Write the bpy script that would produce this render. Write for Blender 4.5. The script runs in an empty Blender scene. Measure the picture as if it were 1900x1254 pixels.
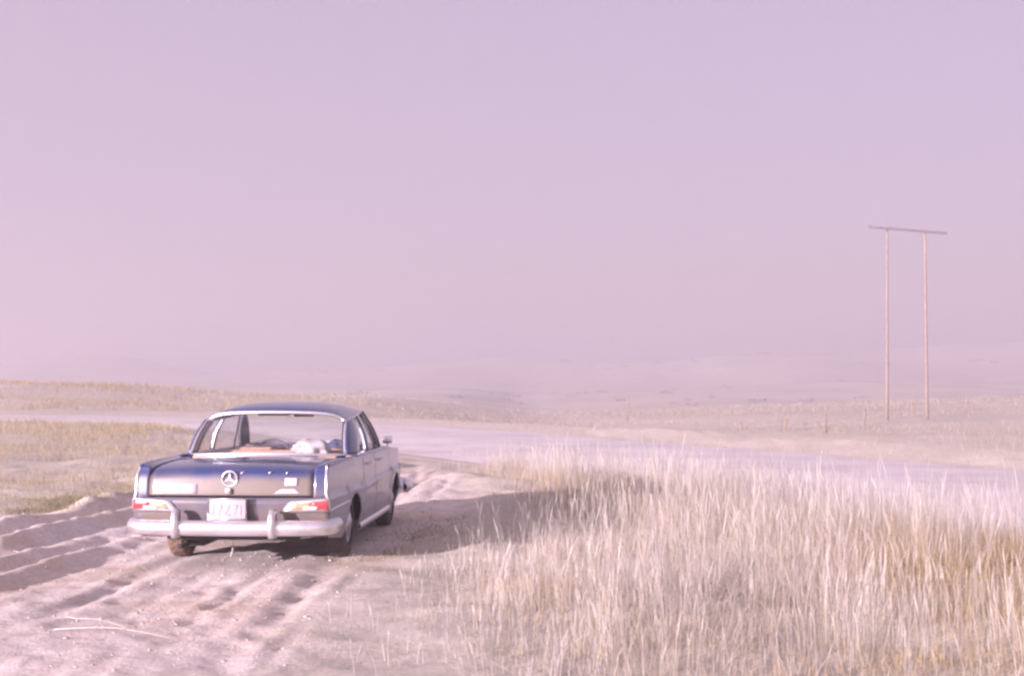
import bpy, bmesh, math, random
import numpy as np
from mathutils import Vector, Matrix

random.seed(7)
rng = np.random.default_rng(11)
R = math.radians
scene = bpy.context.scene
COL = scene.collection

# ------------------------------------------------------------------ camera
EYE = 1.69
cam_data = bpy.data.cameras.new('camera')
cam_data.sensor_width = 36.0
cam_data.lens = 36.0 * 2590.0 / 1900.0
cam_data.clip_start = 0.1
cam_data.clip_end = 40000.0
cam = bpy.data.objects.new('camera', cam_data)
COL.objects.link(cam)
cam.location = (0, 0, EYE)
cam.rotation_euler = (R(90) + math.atan(70.0 / 2590.0), 0, 0)
cam_data.dof.use_dof = True
cam_data.dof.focus_distance = 45.0
cam_data.dof.aperture_fstop = 6.3
scene.camera = cam

# ------------------------------------------------------------------ sky and sun
SUN_EL, SUN_AZ = 11.0, 43.0            # azimuth: shadows run to the right of straight away
SUN_STRENGTH = 5.0
EXPOSURE = 1.92
LILAC = (0.612, 0.470, 0.568)
world = bpy.data.worlds.new('World')
scene.world = world
world.use_nodes = True
wn, wl = world.node_tree.nodes, world.node_tree.links
wn.clear()
w_out = wn.new('ShaderNodeOutputWorld')
w_bg = wn.new('ShaderNodeBackground')
w_sky = wn.new('ShaderNodeTexSky')
w_sky.sky_type = 'NISHITA'
w_sky.sun_disc = False
w_sky.sun_elevation = R(SUN_EL)
w_sky.sun_rotation = R(SUN_AZ + 180.0)
w_sky.dust_density = 1.0
w_mix = wn.new('ShaderNodeMix')
w_mix.data_type = 'RGBA'
w_mix.inputs['Factor'].default_value = 0.80
w_mix.inputs['B'].default_value = tuple(c * 10.6 / 2 ** EXPOSURE for c in LILAC) + (1,)
w_tint = wn.new('ShaderNodeMix')          # lilac cast of the air
w_tint.data_type = 'RGBA'
w_tint.blend_type = 'MULTIPLY'
w_tint.inputs['Factor'].default_value = 1.0
w_tint.inputs['B'].default_value = (0.52, 0.41, 0.62, 1)
wl.new(w_sky.outputs['Color'], w_tint.inputs['A'])
wl.new(w_tint.outputs['Result'], w_mix.inputs['A'])
wl.new(w_mix.outputs['Result'], w_bg.inputs['Color'])
w_bg.inputs['Strength'].default_value = 0.1
wl.new(w_bg.outputs['Background'], w_out.inputs['Surface'])

sun_data = bpy.data.lights.new('sun', 'SUN')
sun_data.energy = SUN_STRENGTH
sun_data.angle = R(0.5)
sun_data.color = (1.0, 0.81, 0.90)
sun = bpy.data.objects.new('sun', sun_data)
COL.objects.link(sun)
sdir = Vector((math.sin(R(SUN_AZ)) * math.cos(R(SUN_EL)), math.cos(R(SUN_AZ)) * math.cos(R(SUN_EL)), -math.sin(R(SUN_EL))))
sun.rotation_euler = sdir.to_track_quat('-Z', 'Y').to_euler()
sun.location = (-20, -20, 12)

vs = scene.view_settings
vs.view_transform = 'Standard'
vs.look = 'None'
vs.gamma = 1.0
vs.exposure = EXPOSURE
vs.use_curve_mapping = False
scene.render.engine = 'CYCLES'
cy = scene.cycles
cy.use_denoising = True
cy.max_bounces = 8
cy.diffuse_bounces = 3
cy.glossy_bounces = 3
cy.transparent_max_bounces = 12
cy.volume_bounces = 1
cy.filter_width = 2.5

# ------------------------------------------------------------------ helpers
def tag(o, label=None, cat=None, group=None, kind=None):
    if label: o['label'] = label
    if cat: o['category'] = cat
    if group: o['group'] = group
    if kind: o['kind'] = kind
    return o

def empty(name, loc=(0, 0, 0), rz=0.0):
    o = bpy.data.objects.new(name, None)
    COL.objects.link(o)
    o.location = loc
    o.rotation_euler = (0, 0, rz)
    return o

def link_mesh(name, verts, faces, m=None, parent=None, smooth=True):
    me = bpy.data.meshes.new(name)
    me.from_pydata([tuple(v) for v in verts], [], faces)
    if smooth:
        me.polygons.foreach_set('use_smooth', [True] * len(me.polygons))
    me.update()
    o = bpy.data.objects.new(name, me)
    COL.objects.link(o)
    if m: me.materials.append(m)
    if parent: o.parent = parent
    return o

def big_mesh(name, V, F, m=None, parent=None, smooth=False):
    """fast mesh from numpy arrays; F is (n, k) with k constant"""
    me = bpy.data.meshes.new(name)
    n, k = F.shape
    me.vertices.add(len(V)); me.vertices.foreach_set('co', V.astype(np.float32).ravel())
    me.loops.add(n * k); me.loops.foreach_set('vertex_index', F.astype(np.int32).ravel())
    me.polygons.add(n)
    me.polygons.foreach_set('loop_start', np.arange(0, n * k, k, dtype=np.int32))
    me.polygons.foreach_set('loop_total', np.full(n, k, dtype=np.int32))
    if smooth: me.polygons.foreach_set('use_smooth', np.ones(n, dtype=bool))
    me.update(calc_edges=True)
    me.validate()
    o = bpy.data.objects.new(name, me)
    COL.objects.link(o)
    if m: me.materials.append(m)
    if parent: o.parent = parent
    return o

def grid_mesh(name, P, m=None, parent=None, thick=0.0, smooth=True, flip=False):
    """P: array (nu, nv, 3) -> sheet"""
    P = np.asarray(P, dtype=float)
    nu, nv = P.shape[:2]
    faces = []
    for i in range(nu - 1):
        for j in range(nv - 1):
            q = (i * nv + j, (i + 1) * nv + j, (i + 1) * nv + j + 1, i * nv + j + 1)
            faces.append(q[::-1] if flip else q)
    o = link_mesh(name, P.reshape(-1, 3), faces, m, parent, smooth)
    if thick:
        md = o.modifiers.new('thickness', 'SOLIDIFY')
        md.thickness = thick
        md.offset = -1
    return o

def tube(name, pts, r, m, parent=None, sides=8, closed=False, taper=None, caps=True):
    pts = [Vector(p) for p in pts]
    n = len(pts)
    V, F = [], []
    up = Vector((0.013, 0.021, 1)).normalized()
    for i, p in enumerate(pts):
        a = pts[(i - 1) % n] if (closed or i > 0) else p
        b = pts[(i + 1) % n] if (closed or i < n - 1) else p
        t = (b - a).normalized()
        s = t.cross(up)
        if s.length < 1e-3: s = t.cross(Vector((1, 0, 0)))
        s.normalize()
        u = s.cross(t)
        rr = r if taper is None else r * taper[i]
        rx, ry = (rr if isinstance(rr, tuple) else (rr, rr))
        for k in range(sides):
            an = 2 * math.pi * k / sides
            V.append(p + s * (math.cos(an) * rx) + u * (math.sin(an) * ry))
    m_ = n if closed else n - 1
    for i in range(m_):
        for k in range(sides):
            i2 = (i + 1) % n
            F.append((i * sides + k, i * sides + (k + 1) % sides, i2 * sides + (k + 1) % sides, i2 * sides + k))
    if caps and not closed:
        F.append(tuple(range(sides))[::-1])
        F.append(tuple((n - 1) * sides + k for k in range(sides)))
    return link_mesh(name, V, F, m, parent, True)

def box(name, c, s, m, parent=None, bevel=0.0, segs=2, rot=None):
    bm = bmesh.new()
    bmesh.ops.create_cube(bm, size=1.0)
    for v in bm.verts: v.co = Vector((v.co.x * s[0], v.co.y * s[1], v.co.z * s[2]))
    if bevel:
        bmesh.ops.bevel(bm, geom=bm.edges[:], offset=bevel, segments=segs, affect='EDGES', profile=0.6)
    M = Matrix.Translation(c)
    if rot: M = M @ rot
    bm.transform(M)
    me = bpy.data.meshes.new(name)
    bm.to_mesh(me); bm.free()
    if bevel: me.polygons.foreach_set('use_smooth', [True] * len(me.polygons))
    o = bpy.data.objects.new(name, me)
    COL.objects.link(o)
    me.materials.append(m)
    if parent: o.parent = parent
    return o

def prism(name, outline, depth_vec, m, parent=None, bevel=0.0):
    """solid from a planar outline (list of 3d points) extruded by depth_vec"""
    bm = bmesh.new()
    vs_ = [bm.verts.new(p) for p in outline]
    f = bm.faces.new(vs_)
    r = bmesh.ops.extrude_face_region(bm, geom=[f])
    for g in r['geom']:
        if isinstance(g, bmesh.types.BMVert): g.co += Vector(depth_vec)
    bmesh.ops.recalc_face_normals(bm, faces=bm.faces[:])
    if bevel:
        bmesh.ops.bevel(bm, geom=bm.edges[:], offset=bevel, segments=2, affect='EDGES')
    me = bpy.data.meshes.new(name)
    bm.to_mesh(me); bm.free()
    o = bpy.data.objects.new(name, me)
    COL.objects.link(o)
    me.materials.append(m)
    if parent: o.parent = parent
    return o

def hash2(ix, iy, seed):
    h = (ix.astype(np.int64) * 374761393 + iy.astype(np.int64) * 668265263 + seed * 1442695041) & 0x7fffffff
    h = ((h ^ (h >> 13)) * 1274126177) & 0x7fffffff
    h = (h ^ (h >> 16)) & 0xffff
    return h / 65535.0

def vnoise(x, y, seed=0):
    ix, iy = np.floor(x), np.floor(y)
    fx, fy = x - ix, y - iy
    fx = fx * fx * fx * (fx * (fx * 6 - 15) + 10)
    fy = fy * fy * fy * (fy * (fy * 6 - 15) + 10)
    a = hash2(ix, iy, seed); b = hash2(ix + 1, iy, seed)
    c = hash2(ix, iy + 1, seed); d = hash2(ix + 1, iy + 1, seed)
    return (a * (1 - fx) + b * fx) * (1 - fy) + (c * (1 - fx) + d * fx) * fy * 1.0 - 0.5

def fbm(x, y, octaves=4, seed=0):
    t, amp = 0.0, 1.0
    for k in range(octaves):
        t = t + vnoise(x * 2 ** k + 13.7 * k, y * 2 ** k - 7.1 * k, seed + k) * amp
        amp *= 0.5
    return t

def sstep(a, b, x):
    t = np.clip((x - a) / (b - a), 0, 1)
    return t * t * (3 - 2 * t)

# ------------------------------------------------------------------ materials
def new_mat(name):
    m = bpy.data.materials.new(name)
    m.use_nodes = True
    nt = m.node_tree
    return m, nt.nodes, nt.links, nt.nodes['Principled BSDF']

def noise_node(N, L, scale, detail=4, coord='Object', vec=None, rough=0.55):
    t = N.new('ShaderNodeTexNoise')
    t.inputs['Scale'].default_value = scale
    t.inputs['Detail'].default_value = detail
    t.inputs['Roughness'].default_value = rough
    if vec is None:
        c = N.new('ShaderNodeTexCoord')
        vec = c.outputs[coord]
    L.new(vec, t.inputs['Vector'])
    return t

def ramp(N, L, src, stops):
    r = N.new('ShaderNodeValToRGB')
    e = r.color_ramp.elements
    while len(e) < len(stops): e.new(0.5)
    for el, (p, c) in zip(e, stops):
        el.position = p
        el.color = tuple(c) + (1,) if len(c) == 3 else c
    L.new(src, r.inputs['Fac'])
    return r

def mixc(N, L, fac, a, b, mode='MIX'):
    x = N.new('ShaderNodeMix')
    x.data_type = 'RGBA'
    x.blend_type = mode
    for key, v in (('Factor', fac), ('A', a), ('B', b)):
        if isinstance(v, bpy.types.NodeSocket): L.new(v, x.inputs[key])
        elif isinstance(v, (int, float)): x.inputs[key].default_value = v
        else: x.inputs[key].default_value = tuple(v) + (1,)
    return x.outputs['Result']

def plain(name, col, rough=0.6, metal=0.0, var=0.15, scale=8.0, bump=0.0, coat=0.0):
    m, N, L, B = new_mat(name)
    t = noise_node(N, L, scale, 5)
    lo = tuple(c * (1 - var) for c in col); hi = tuple(min(1, c * (1 + var)) for c in col)
    L.new(ramp(N, L, t.outputs['Fac'], [(0.3, lo), (0.7, hi)]).outputs['Color'], B.inputs['Base Color'])
    B.inputs['Roughness'].default_value = rough
    B.inputs['Metallic'].default_value = metal
    B.inputs['Coat Weight'].default_value = coat
    if bump:
        b = N.new('ShaderNodeBump'); b.inputs['Strength'].default_value = bump
        b.inputs['Distance'].default_value = 0.01
        L.new(t.outputs['Fac'], b.inputs['Height']); L.new(b.outputs['Normal'], B.inputs['Normal'])
    return m

def mat_paint(name, dust, zhi=0.93, zlo=0.50, base=(0.012, 0.027, 0.115), dirt=(0.135, 0.112, 0.092)):
    """blue car enamel under road dust that is thicker low down and in noise patches"""
    m, N, L, B = new_mat(name)
    tc = N.new('ShaderNodeTexCoord')
    geo = N.new('ShaderNodeSeparateXYZ'); L.new(tc.outputs['Object'], geo.inputs['Vector'])
    hr = N.new('ShaderNodeMapRange')
    hr.inputs['From Min'].default_value = zhi; hr.inputs['From Max'].default_value = zlo
    L.new(geo.outputs['Z'], hr.inputs['Value'])
    n1 = noise_node(N, L, 5.0, 6, vec=tc.outputs['Object'])
    n2 = noise_node(N, L, 60.0, 3, vec=tc.outputs['Object'])
    ad = N.new('ShaderNodeMath'); ad.operation = 'MULTIPLY_ADD'
    L.new(n1.outputs['Fac'], ad.inputs[0]); ad.inputs[1].default_value = 1.1
    hb = N.new('ShaderNodeMath'); hb.operation = 'SUBTRACT'; hb.inputs[1].default_value = 0.50
    L.new(hr.outputs['Result'], hb.inputs[0]); L.new(hb.outputs[0], ad.inputs[2])
    mu = N.new('ShaderNodeMath'); mu.operation = 'MULTIPLY'; mu.use_clamp = True
    L.new(ad.outputs[0], mu.inputs[0]); mu.inputs[1].default_value = dust * 1.25
    a2 = N.new('ShaderNodeMath'); a2.operation = 'MULTIPLY_ADD'; a2.use_clamp = True
    L.new(n2.outputs['Fac'], a2.inputs[0]); a2.inputs[1].default_value = 0.10; L.new(mu.outputs[0], a2.inputs[2])
    col = mixc(N, L, a2.outputs[0], base, dirt)
    L.new(col, B.inputs['Base Color'])
    B.inputs['Roughness'].default_value = 0.42
    B.inputs['Coat Weight'].default_value = 0.85
    B.inputs['Coat Roughness'].default_value = 0.10
    cr = N.new('ShaderNodeMapRange'); cr.inputs['To Min'].default_value = 0.9; cr.inputs['To Max'].default_value = 0.25
    L.new(a2.outputs[0], cr.inputs['Value']); L.new(cr.outputs['Result'], B.inputs['Coat Weight'])
    return m

def mat_glass(name):
    m, N, L, B = new_mat(name)
    N.remove(B)
    out = N['Material Output']
    tr = N.new('ShaderNodeBsdfTransparent'); tr.inputs['Color'].default_value = (0.96, 0.97, 0.97, 1)
    gl = N.new('ShaderNodeBsdfGlossy'); gl.inputs['Roughness'].default_value = 0.02
    lw = N.new('ShaderNodeLayerWeight'); lw.inputs['Blend'].default_value = 0.5
    pw = N.new('ShaderNodeMath'); pw.operation = 'POWER'; pw.inputs[1].default_value = 5.0
    L.new(lw.outputs['Facing'], pw.inputs[0])
    fr = N.new('ShaderNodeMath'); fr.operation = 'MULTIPLY_ADD'; fr.inputs[1].default_value = 0.8; fr.inputs[2].default_value = 0.05
    L.new(pw.outputs[0], fr.inputs[0])
    df = N.new('ShaderNodeBsdfDiffuse'); df.inputs['Color'].default_value = (0.4, 0.36, 0.36, 1)
    mx = N.new('ShaderNodeMixShader'); L.new(fr.outputs[0], mx.inputs['Fac'])
    L.new(tr.outputs[0], mx.inputs[1]); L.new(gl.outputs[0], mx.inputs[2])
    nz = noise_node(N, L, 7.0, 4)
    rp = ramp(N, L, nz.outputs['Fac'], [(0.4, (0.02,) * 3), (0.8, (0.10,) * 3)])   # film of dust
    m2 = N.new('ShaderNodeMixShader'); L.new(rp.outputs['Color'], m2.inputs['Fac'])
    L.new(mx.outputs[0], m2.inputs[1]); L.new(df.outputs[0], m2.inputs[2])
    L.new(m2.outputs[0], out.inputs['Surface'])
    return m

def mat_grass(name):
    m, N, L, B = new_mat(name)
    N.remove(B)
    out = N['Material Output']
    at = N.new('ShaderNodeAttribute'); at.attribute_name = 'blade_colour'
    df = N.new('ShaderNodeBsdfDiffuse'); tl = N.new('ShaderNodeBsdfTranslucent')
    L.new(at.outputs['Color'], df.inputs['Color']); L.new(at.outputs['Color'], tl.inputs['Color'])
    mx = N.new('ShaderNodeMixShader'); mx.inputs['Fac'].default_value = 0.50
    L.new(df.outputs[0], mx.inputs[1]); L.new(tl.outputs[0], mx.inputs[2])
    L.new(mx.outputs[0], out.inputs['Surface'])
    return m

def mat_ground():
    m, N, L, B = new_mat('ground_soil')
    tc = N.new('ShaderNodeTexCoord')
    v = tc.outputs['Object']
    a_d = N.new('ShaderNodeAttribute'); a_d.attribute_name = 'bare_dirt'
    big = noise_node(N, L, 0.55, 6, vec=v)
    mid = noise_node(N, L, 3.0, 6, vec=v)
    fine = noise_node(N, L, 22.0, 8, vec=v, rough=0.72)
    far = noise_node(N, L, 0.03, 8, vec=v, rough=0.65)
    dirt = ramp(N, L, big.outputs['Fac'], [(0.36, (0.66, 0.59, 0.565)), (0.50, (0.62, 0.53, 0.47)), (0.62, (0.56, 0.42, 0.28))]).outputs['Color']
    dirt = mixc(N, L, 0.55, dirt, ramp(N, L, mid.outputs['Fac'], [(0.3, (0.52, 0.45, 0.41)), (0.7, (0.70, 0.64, 0.62))]).outputs['Color'])
    field = ramp(N, L, mid.outputs['Fac'], [(0.3, (0.44, 0.40, 0.33)), (0.7, (0.58, 0.53, 0.47))]).outputs['Color']
    field = mixc(N, L, 0.45, field, ramp(N, L, far.outputs['Fac'], [(0.40, (0.32, 0.30, 0.27)), (0.50, (0.49, 0.44, 0.36)), (0.62, (0.60, 0.54, 0.47))]).outputs['Color'])
    col = mixc(N, L, a_d.outputs['Fac'], field, dirt)
    gr = ramp(N, L, fine.outputs['Fac'], [(0.32, (0.74,) * 3), (0.66, (1.16,) * 3)]).outputs['Color']
    col = mixc(N, L, 1.0, col, gr, 'MULTIPLY')
    L.new(col, B.inputs['Base Color'])
    B.inputs['Roughness'].default_value = 0.95
    B.inputs['Specular IOR Level'].default_value = 0.1
    b = N.new('ShaderNodeBump'); b.inputs['Strength'].default_value = 0.8; b.inputs['Distance'].default_value = 0.03
    L.new(fine.outputs['Fac'], b.inputs['Height']); L.new(b.outputs['Normal'], B.inputs['Normal'])
    return m

def mat_asphalt():
    m, N, L, B = new_mat('worn_asphalt')
    tc = N.new('ShaderNodeTexCoord')
    a = noise_node(N, L, 0.35, 7, vec=tc.outputs['Object'], rough=0.7)
    f = noise_node(N, L, 45.0, 4, vec=tc.outputs['Object'])
    c = ramp(N, L, a.outputs['Fac'], [(0.34, (0.45, 0.41, 0.41)), (0.5, (0.57, 0.525, 0.52)), (0.66, (0.64, 0.59, 0.58))]).outputs['Color']
    c = mixc(N, L, 1.0, c, ramp(N, L, f.outputs['Fac'], [(0.3, (0.8,) * 3), (0.7, (1.12,) * 3)]).outputs['Color'], 'MULTIPLY')
    L.new(c, B.inputs['Base Color'])
    B.inputs['Roughness'].default_value = 0.8
    b = N.new('ShaderNodeBump'); b.inputs['Strength'].default_value = 0.3; b.inputs['Distance'].default_value = 0.006
    L.new(f.outputs['Fac'], b.inputs['Height']); L.new(b.outputs['Normal'], B.inputs['Normal'])
    return m

M = {}
M['paint'] = mat_paint('blue_enamel_dusty', 0.62)
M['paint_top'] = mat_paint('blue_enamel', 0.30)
M['paint_lid'] = mat_paint('blue_enamel_lid', 0.80, 0.872, 0.785)
M['paint_side_skylit'] = mat_paint('blue_enamel_side_skylit', 0.45, 0.93, 0.30, (0.26, 0.28, 0.40), (0.27, 0.25, 0.29))  # side panels: pale sky sheen painted into the base and dust colours
M['chrome'] = plain('dull_chrome', (0.74, 0.72, 0.74), 0.30, 0.85, 0.08, 14)
M['glass'] = mat_glass('dusty_glass')
M['rubber'] = plain('tyre_rubber', (0.055, 0.043, 0.040), 0.85, 0, 0.4, 20, 0.3)
M['mud'] = plain('muddy_tread', (0.15, 0.105, 0.07), 0.95, 0, 0.55, 30, 0.5)
M['dark'] = plain('underbody_black', (0.028, 0.024, 0.024), 0.9, 0, 0.3, 9)
M['seal'] = plain('window_seal', (0.03, 0.03, 0.035), 0.6)
M['hubcap'] = plain('hubcap_metal', (0.55, 0.55, 0.6), 0.3, 0.9, 0.1)
M['seat'] = plain('tan_vinyl', (0.42, 0.27, 0.21), 0.6, 0, 0.2, 12)
M['dash'] = plain('dark_dash', (0.06, 0.055, 0.09), 0.5)
M['white'] = plain('white_print', (0.42, 0.38, 0.42), 0.6, 0, 0.05)
M['plate'] = plain('plate_white', (0.30, 0.27, 0.285), 0.55, 0, 0.06)
M['amber'] = plain('amber_lens', (0.62, 0.26, 0.15), 0.25, 0, 0.12, 30, 0, 0.6)
M['red'] = plain('red_lens', (0.55, 0.045, 0.05), 0.25, 0, 0.12, 30, 0, 0.6)
M['clear'] = plain('clear_lens', (0.80, 0.74, 0.72), 0.25, 0, 0.05, 30, 0, 0.6)
M['cloth_white'] = plain('white_cloth', (0.38, 0.35, 0.37), 0.9, 0, 0.08, 6, 0.3)
M['cloth_dark'] = plain('navy_cloth', (0.05, 0.06, 0.13), 0.9, 0, 0.3, 9, 0.3)
M['headlight'] = plain('headlight_glass', (0.7, 0.7, 0.72), 0.1, 0.3, 0.05)
M['wood'] = plain('weathered_pole_wood', (0.195, 0.15, 0.125), 0.85, 0, 0.3, 6, 0.4)
M['arm_wood'] = plain('grey_crossarm_wood', (0.075, 0.06, 0.07), 0.85, 0, 0.3, 6, 0.4)
M['post'] = plain('fence_post_wood', (0.22, 0.17, 0.12), 0.9, 0, 0.3, 6, 0.4)
M['wire'] = plain('fence_wire_steel', (0.30, 0.28, 0.28), 0.6, 0.5)
M['straw'] = plain('straw_stalk', (0.52, 0.45, 0.39), 0.8, 0, 0.15, 20)
M['grass'] = mat_grass('dry_grass_blades')
M['ground'] = mat_ground()
M['asphalt'] = mat_asphalt()
M['line'] = plain('worn_white_paint', (0.56, 0.52, 0.52), 0.7, 0, 0.25, 5)
M['gravel'] = plain('pebble_grey', (0.36, 0.31, 0.29), 0.9, 0, 0.3, 10)

# ------------------------------------------------------------------ the lie of the land
NEAR_P = np.array([5.4, 15.7])
U = np.array([-0.46, 0.888]); U /= np.linalg.norm(U)
Nn = np.array([U[1], -U[0]])                        # to the right / far side of the road
ROAD_HALF = 4.2
C0 = NEAR_P + Nn * 5.0
ctrl = [C0 - U * 110, C0 - U * 60, C0 - U * 30, C0 - U * 12, C0, C0 + U * 12, C0 + U * 24, C0 + U * 34,
        np.array([-14.5, 56.5]), np.array([-24.0, 60.8]), np.array([-38.0, 62.5]), np.array([-60.0, 61.0]), np.array([-100.0, 55.0]), np.array([-180.0, 45.0])]
def catmull(P, per=14):
    out = []
    P = [2 * P[0] - P[1]] + list(P) + [2 * P[-1] - P[-2]]
    for i in range(1, len(P) - 2):
        for k in range(per):
            t = k / per
            a, b, c, d = P[i - 1], P[i], P[i + 1], P[i + 2]
            out.append(0.5 * ((2 * b) + (-a + c) * t + (2 * a - 5 * b + 4 * c - d) * t ** 2 + (-a + 3 * b - 3 * c + d) * t ** 3))
    out.append(P[-2])
    return np.array(out)
ROAD = catmull(ctrl)
ROAD_Z = -0.14

def road_dist(x, y):
    """distance to the road centre line"""
    x = np.asarray(x, float); y = np.asarray(y, float)
    sh = x.shape
    xf, yf = x.ravel(), y.ravel()
    best = np.full(xf.shape, 1e9)
    near = (xf > -200) & (xf < 80) & (yf > -120) & (yf < 110)
    xs, ys = xf[near], yf[near]
    b = np.full(xs.shape, 1e9)
    pts = ROAD[::3]
    for p, q in zip(pts[:-1], pts[1:]):
        d = q - p; l2 = d @ d
        t = np.clip(((xs - p[0]) * d[0] + (ys - p[1]) * d[1]) / l2, 0, 1)
        b = np.minimum(b, np.hypot(xs - p[0] - t * d[0], ys - p[1] - t * d[1]))
    best[near] = b
    return best.reshape(sh)

XB_Y = [-50, 0, 7, 8.5, 10, 12, 13.5, 15.5, 18, 21, 26, 34, 45]
XB_X = [-1.0, -1.0, -1.15, -1.25, -1.30, -1.20, -1.05, -0.70, -0.45, -0.5, -1.5, -5.2, -9.5]
def verge_x(y):                                       # where the dirt turn-out ends and the grass begins
    return np.interp(y, XB_Y, XB_X)

def left_edge(y):
    return np.interp(y, [-50, 0, 8, 14, 18, 22, 30, 45], [-9.5, -9.0, -8.4, -7.2, -5.6, -4.6, -6.0, -11.0])

CAR_POS = np.array([-2.36, 13.2]); CAR_YAW = R(-3.4)

def car_local(x, y):
    c, s = math.cos(-CAR_YAW), math.sin(-CAR_YAW)
    dx, dy = x - CAR_POS[0], y - CAR_POS[1]
    return c * dx - s * dy, s * dx + c * dy

TRACKS = [  # x = a + b*t + c*t^2, t = y - 13 ; groove half width, depth, ridge height
    (-1.62, 0.015, 0.000, 0.10, 0.035, 0.020), (-3.12, 0.05, -0.004, 0.10, 0.04, 0.025),
    (-4.25, 0.10, 0.000, 0.12, 0.055, 0.08), (-3.75, 0.08, 0.0, 0.05, 0.02, 0.016), (-1.3, 0.03, 0.0, 0.05, 0.018, 0.012), (-5.5, 0.17, 0.002, 0.17, 0.07, 0.15),
    (-2.05, 0.06, 0.0, 0.06, 0.022, 0.014), (-2.55, 0.08, 0.0, 0.06, 0.022, 0.014), (-6.6, 0.20, 0.0, 0.22, 0.07, 0.20), (-0.95, -0.06, 0.0, 0.07, 0.02, 0.014),
    (-3.45, 0.02, 0.003, 0.06, 0.022, 0.018)]

HILLS = [ # x, y, height, sx, sy
    (-760, 2600, 34, 130, 300), (-1000, 2500, 16, 260, 300), (-330, 2300, 22, 330, 250), (60, 2500, 34, 260, 260),
    (420, 2200, 44, 230, 260), (760, 2500, 62, 300, 300), (1150, 2600, 70, 330, 320), (300, 1300, 9, 160, 120),
    (640, 1500, 24, 180, 140), (-150, 1250, 6, 200, 100), (480, 900, 8, 120, 70), (1500, 2700, 74, 420, 320), (-1500, 2700, 26, 420, 320),
    (2300, 2900, 70, 600, 400), (-2500, 2900, 34, 700, 400)]

def land(x, y, fine=True):
    x = np.asarray(x, float); y = np.asarray(y, float)
    dist = np.hypot(x, y)
    z = fbm(x * 0.06, y * 0.06, 3, 3) * 0.30 * sstep(18, 60, dist)
    # near knoll on the left, long rise on the right, hollow in between
    z = z + 1.15 * np.exp(-((x + 40) / 15.0) ** 2 - ((y - 92) / 17.0) ** 2)
    z = z + (0.60 + 0.5 * fbm(x * 0.16, y * 0.05, 3, 19)) * np.exp(-((x + 27) / 7.5) ** 2 - ((y - 90) / 14.0) ** 2)
    z = z + (-1.75 + 0.032 * np.clip(x, 0, 60)) * sstep(38, 66, y) * sstep(-14, 6, x) * (1 - sstep(260, 600, y))
    z = z - 2.6 * sstep(95, 240, y) * (1 - sstep(330, 700, y))
    z = z + fbm(x * 0.012, y * 0.012, 4, 21) * 2.2 * sstep(90, 400, dist)
    z = z + fbm(x * 0.010, y * 0.007, 5, 31) * 5.5 * sstep(260, 600, dist)
    for hx, hy, hh, sx, sy in [tuple(w_ * q for q, w_ in zip(hh_, (0.27, 0.27, 0.22, 0.27, 0.27))) for hh_ in HILLS]:
        z = z + hh * np.exp(-((x - hx) / sx) ** 2 - ((y - hy) / sy) ** 2)
    # road corridor
    rd = road_dist(x, y)
    z = z * sstep(ROAD_HALF + 0.5, ROAD_HALF + 14, rd)
    bed = 1 - sstep(ROAD_HALF + 0.35, ROAD_HALF + 3.2, rd)
    z = z * (1 - bed) + (ROAD_Z - 0.018) * bed
    if fine:
        near = (np.abs(x) < 22) & (y > 2) & (y < 45)
        if near.any():
            xn, yn = x[near], y[near]
            zz = np.zeros_like(xn)
            dirt = sstep(-0.25, 0.35, verge_x(yn) - xn) * sstep(-0.4, 0.8, xn - left_edge(yn))
            t = yn - 13
            for a, b_, c_, w, dep, rid in TRACKS:
                q = xn - (a + b_ * t + c_ * t * t) - 0.12 * vnoise(yn * 0.7, yn * 0 + a, 5) - 0.06 * vnoise(yn * 3.7, xn * 3 + a, 6)
                k = 0.62 + 1.25 * vnoise(yn * 0.55, xn * 0.1 + a * 3, 9) + 0.35 * vnoise(yn * 4, xn * 2 + a, 10)
                zz = zz - dep * np.exp(-(q / w) ** 2) * np.clip(k, 0.05, 1.4)
                zz = zz + rid * (np.exp(-((q - 2.0 * w) / w) ** 2) + 0.8 * np.exp(-((q + 2.0 * w) / w) ** 2)) * np.clip(k, 0.0, 1.5)
            zz = zz + fbm(xn * 1.1, yn * 0.8, 4, 41) * 0.035 + fbm(xn * 5, yn * 3.5, 3, 51) * 0.020 + np.abs(fbm(xn * 10, yn * 7, 2, 55)) * 0.016 + np.clip(vnoise(xn * 14, yn * 11, 57) - 0.28, 0, 1) * 0.05
            cx, cyy = car_local(xn, yn)
            foot = sstep(1.45, 0.95, np.abs(cx)) * sstep(-1.9, -1.0, cyy) * sstep(4.4, 3.6, cyy)
            zz = zz * (1 - 0.62 * foot)
            zd = zz * dirt + (1 - dirt) * (0.05 + fbm(xn * 0.9, yn * 0.9, 4, 61) * 0.10)
            k = sstep(ROAD_HALF + 0.3, ROAD_HALF + 1.4, rd[near])
            z[near] = z[near] + zd * k
    return z

def axis(lo, hi, step, far_lo, far_hi, grow=1.16):
    a = list(np.arange(lo, hi + 1e-6, step))
    s = step; v = hi
    while v < far_hi:
        s *= grow; v += s; a.append(v)
    s = step; v = lo; pre = []
    while v > far_lo:
        s *= grow; v -= s; pre.append(v)
    return np.array(pre[::-1] + a)

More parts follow.
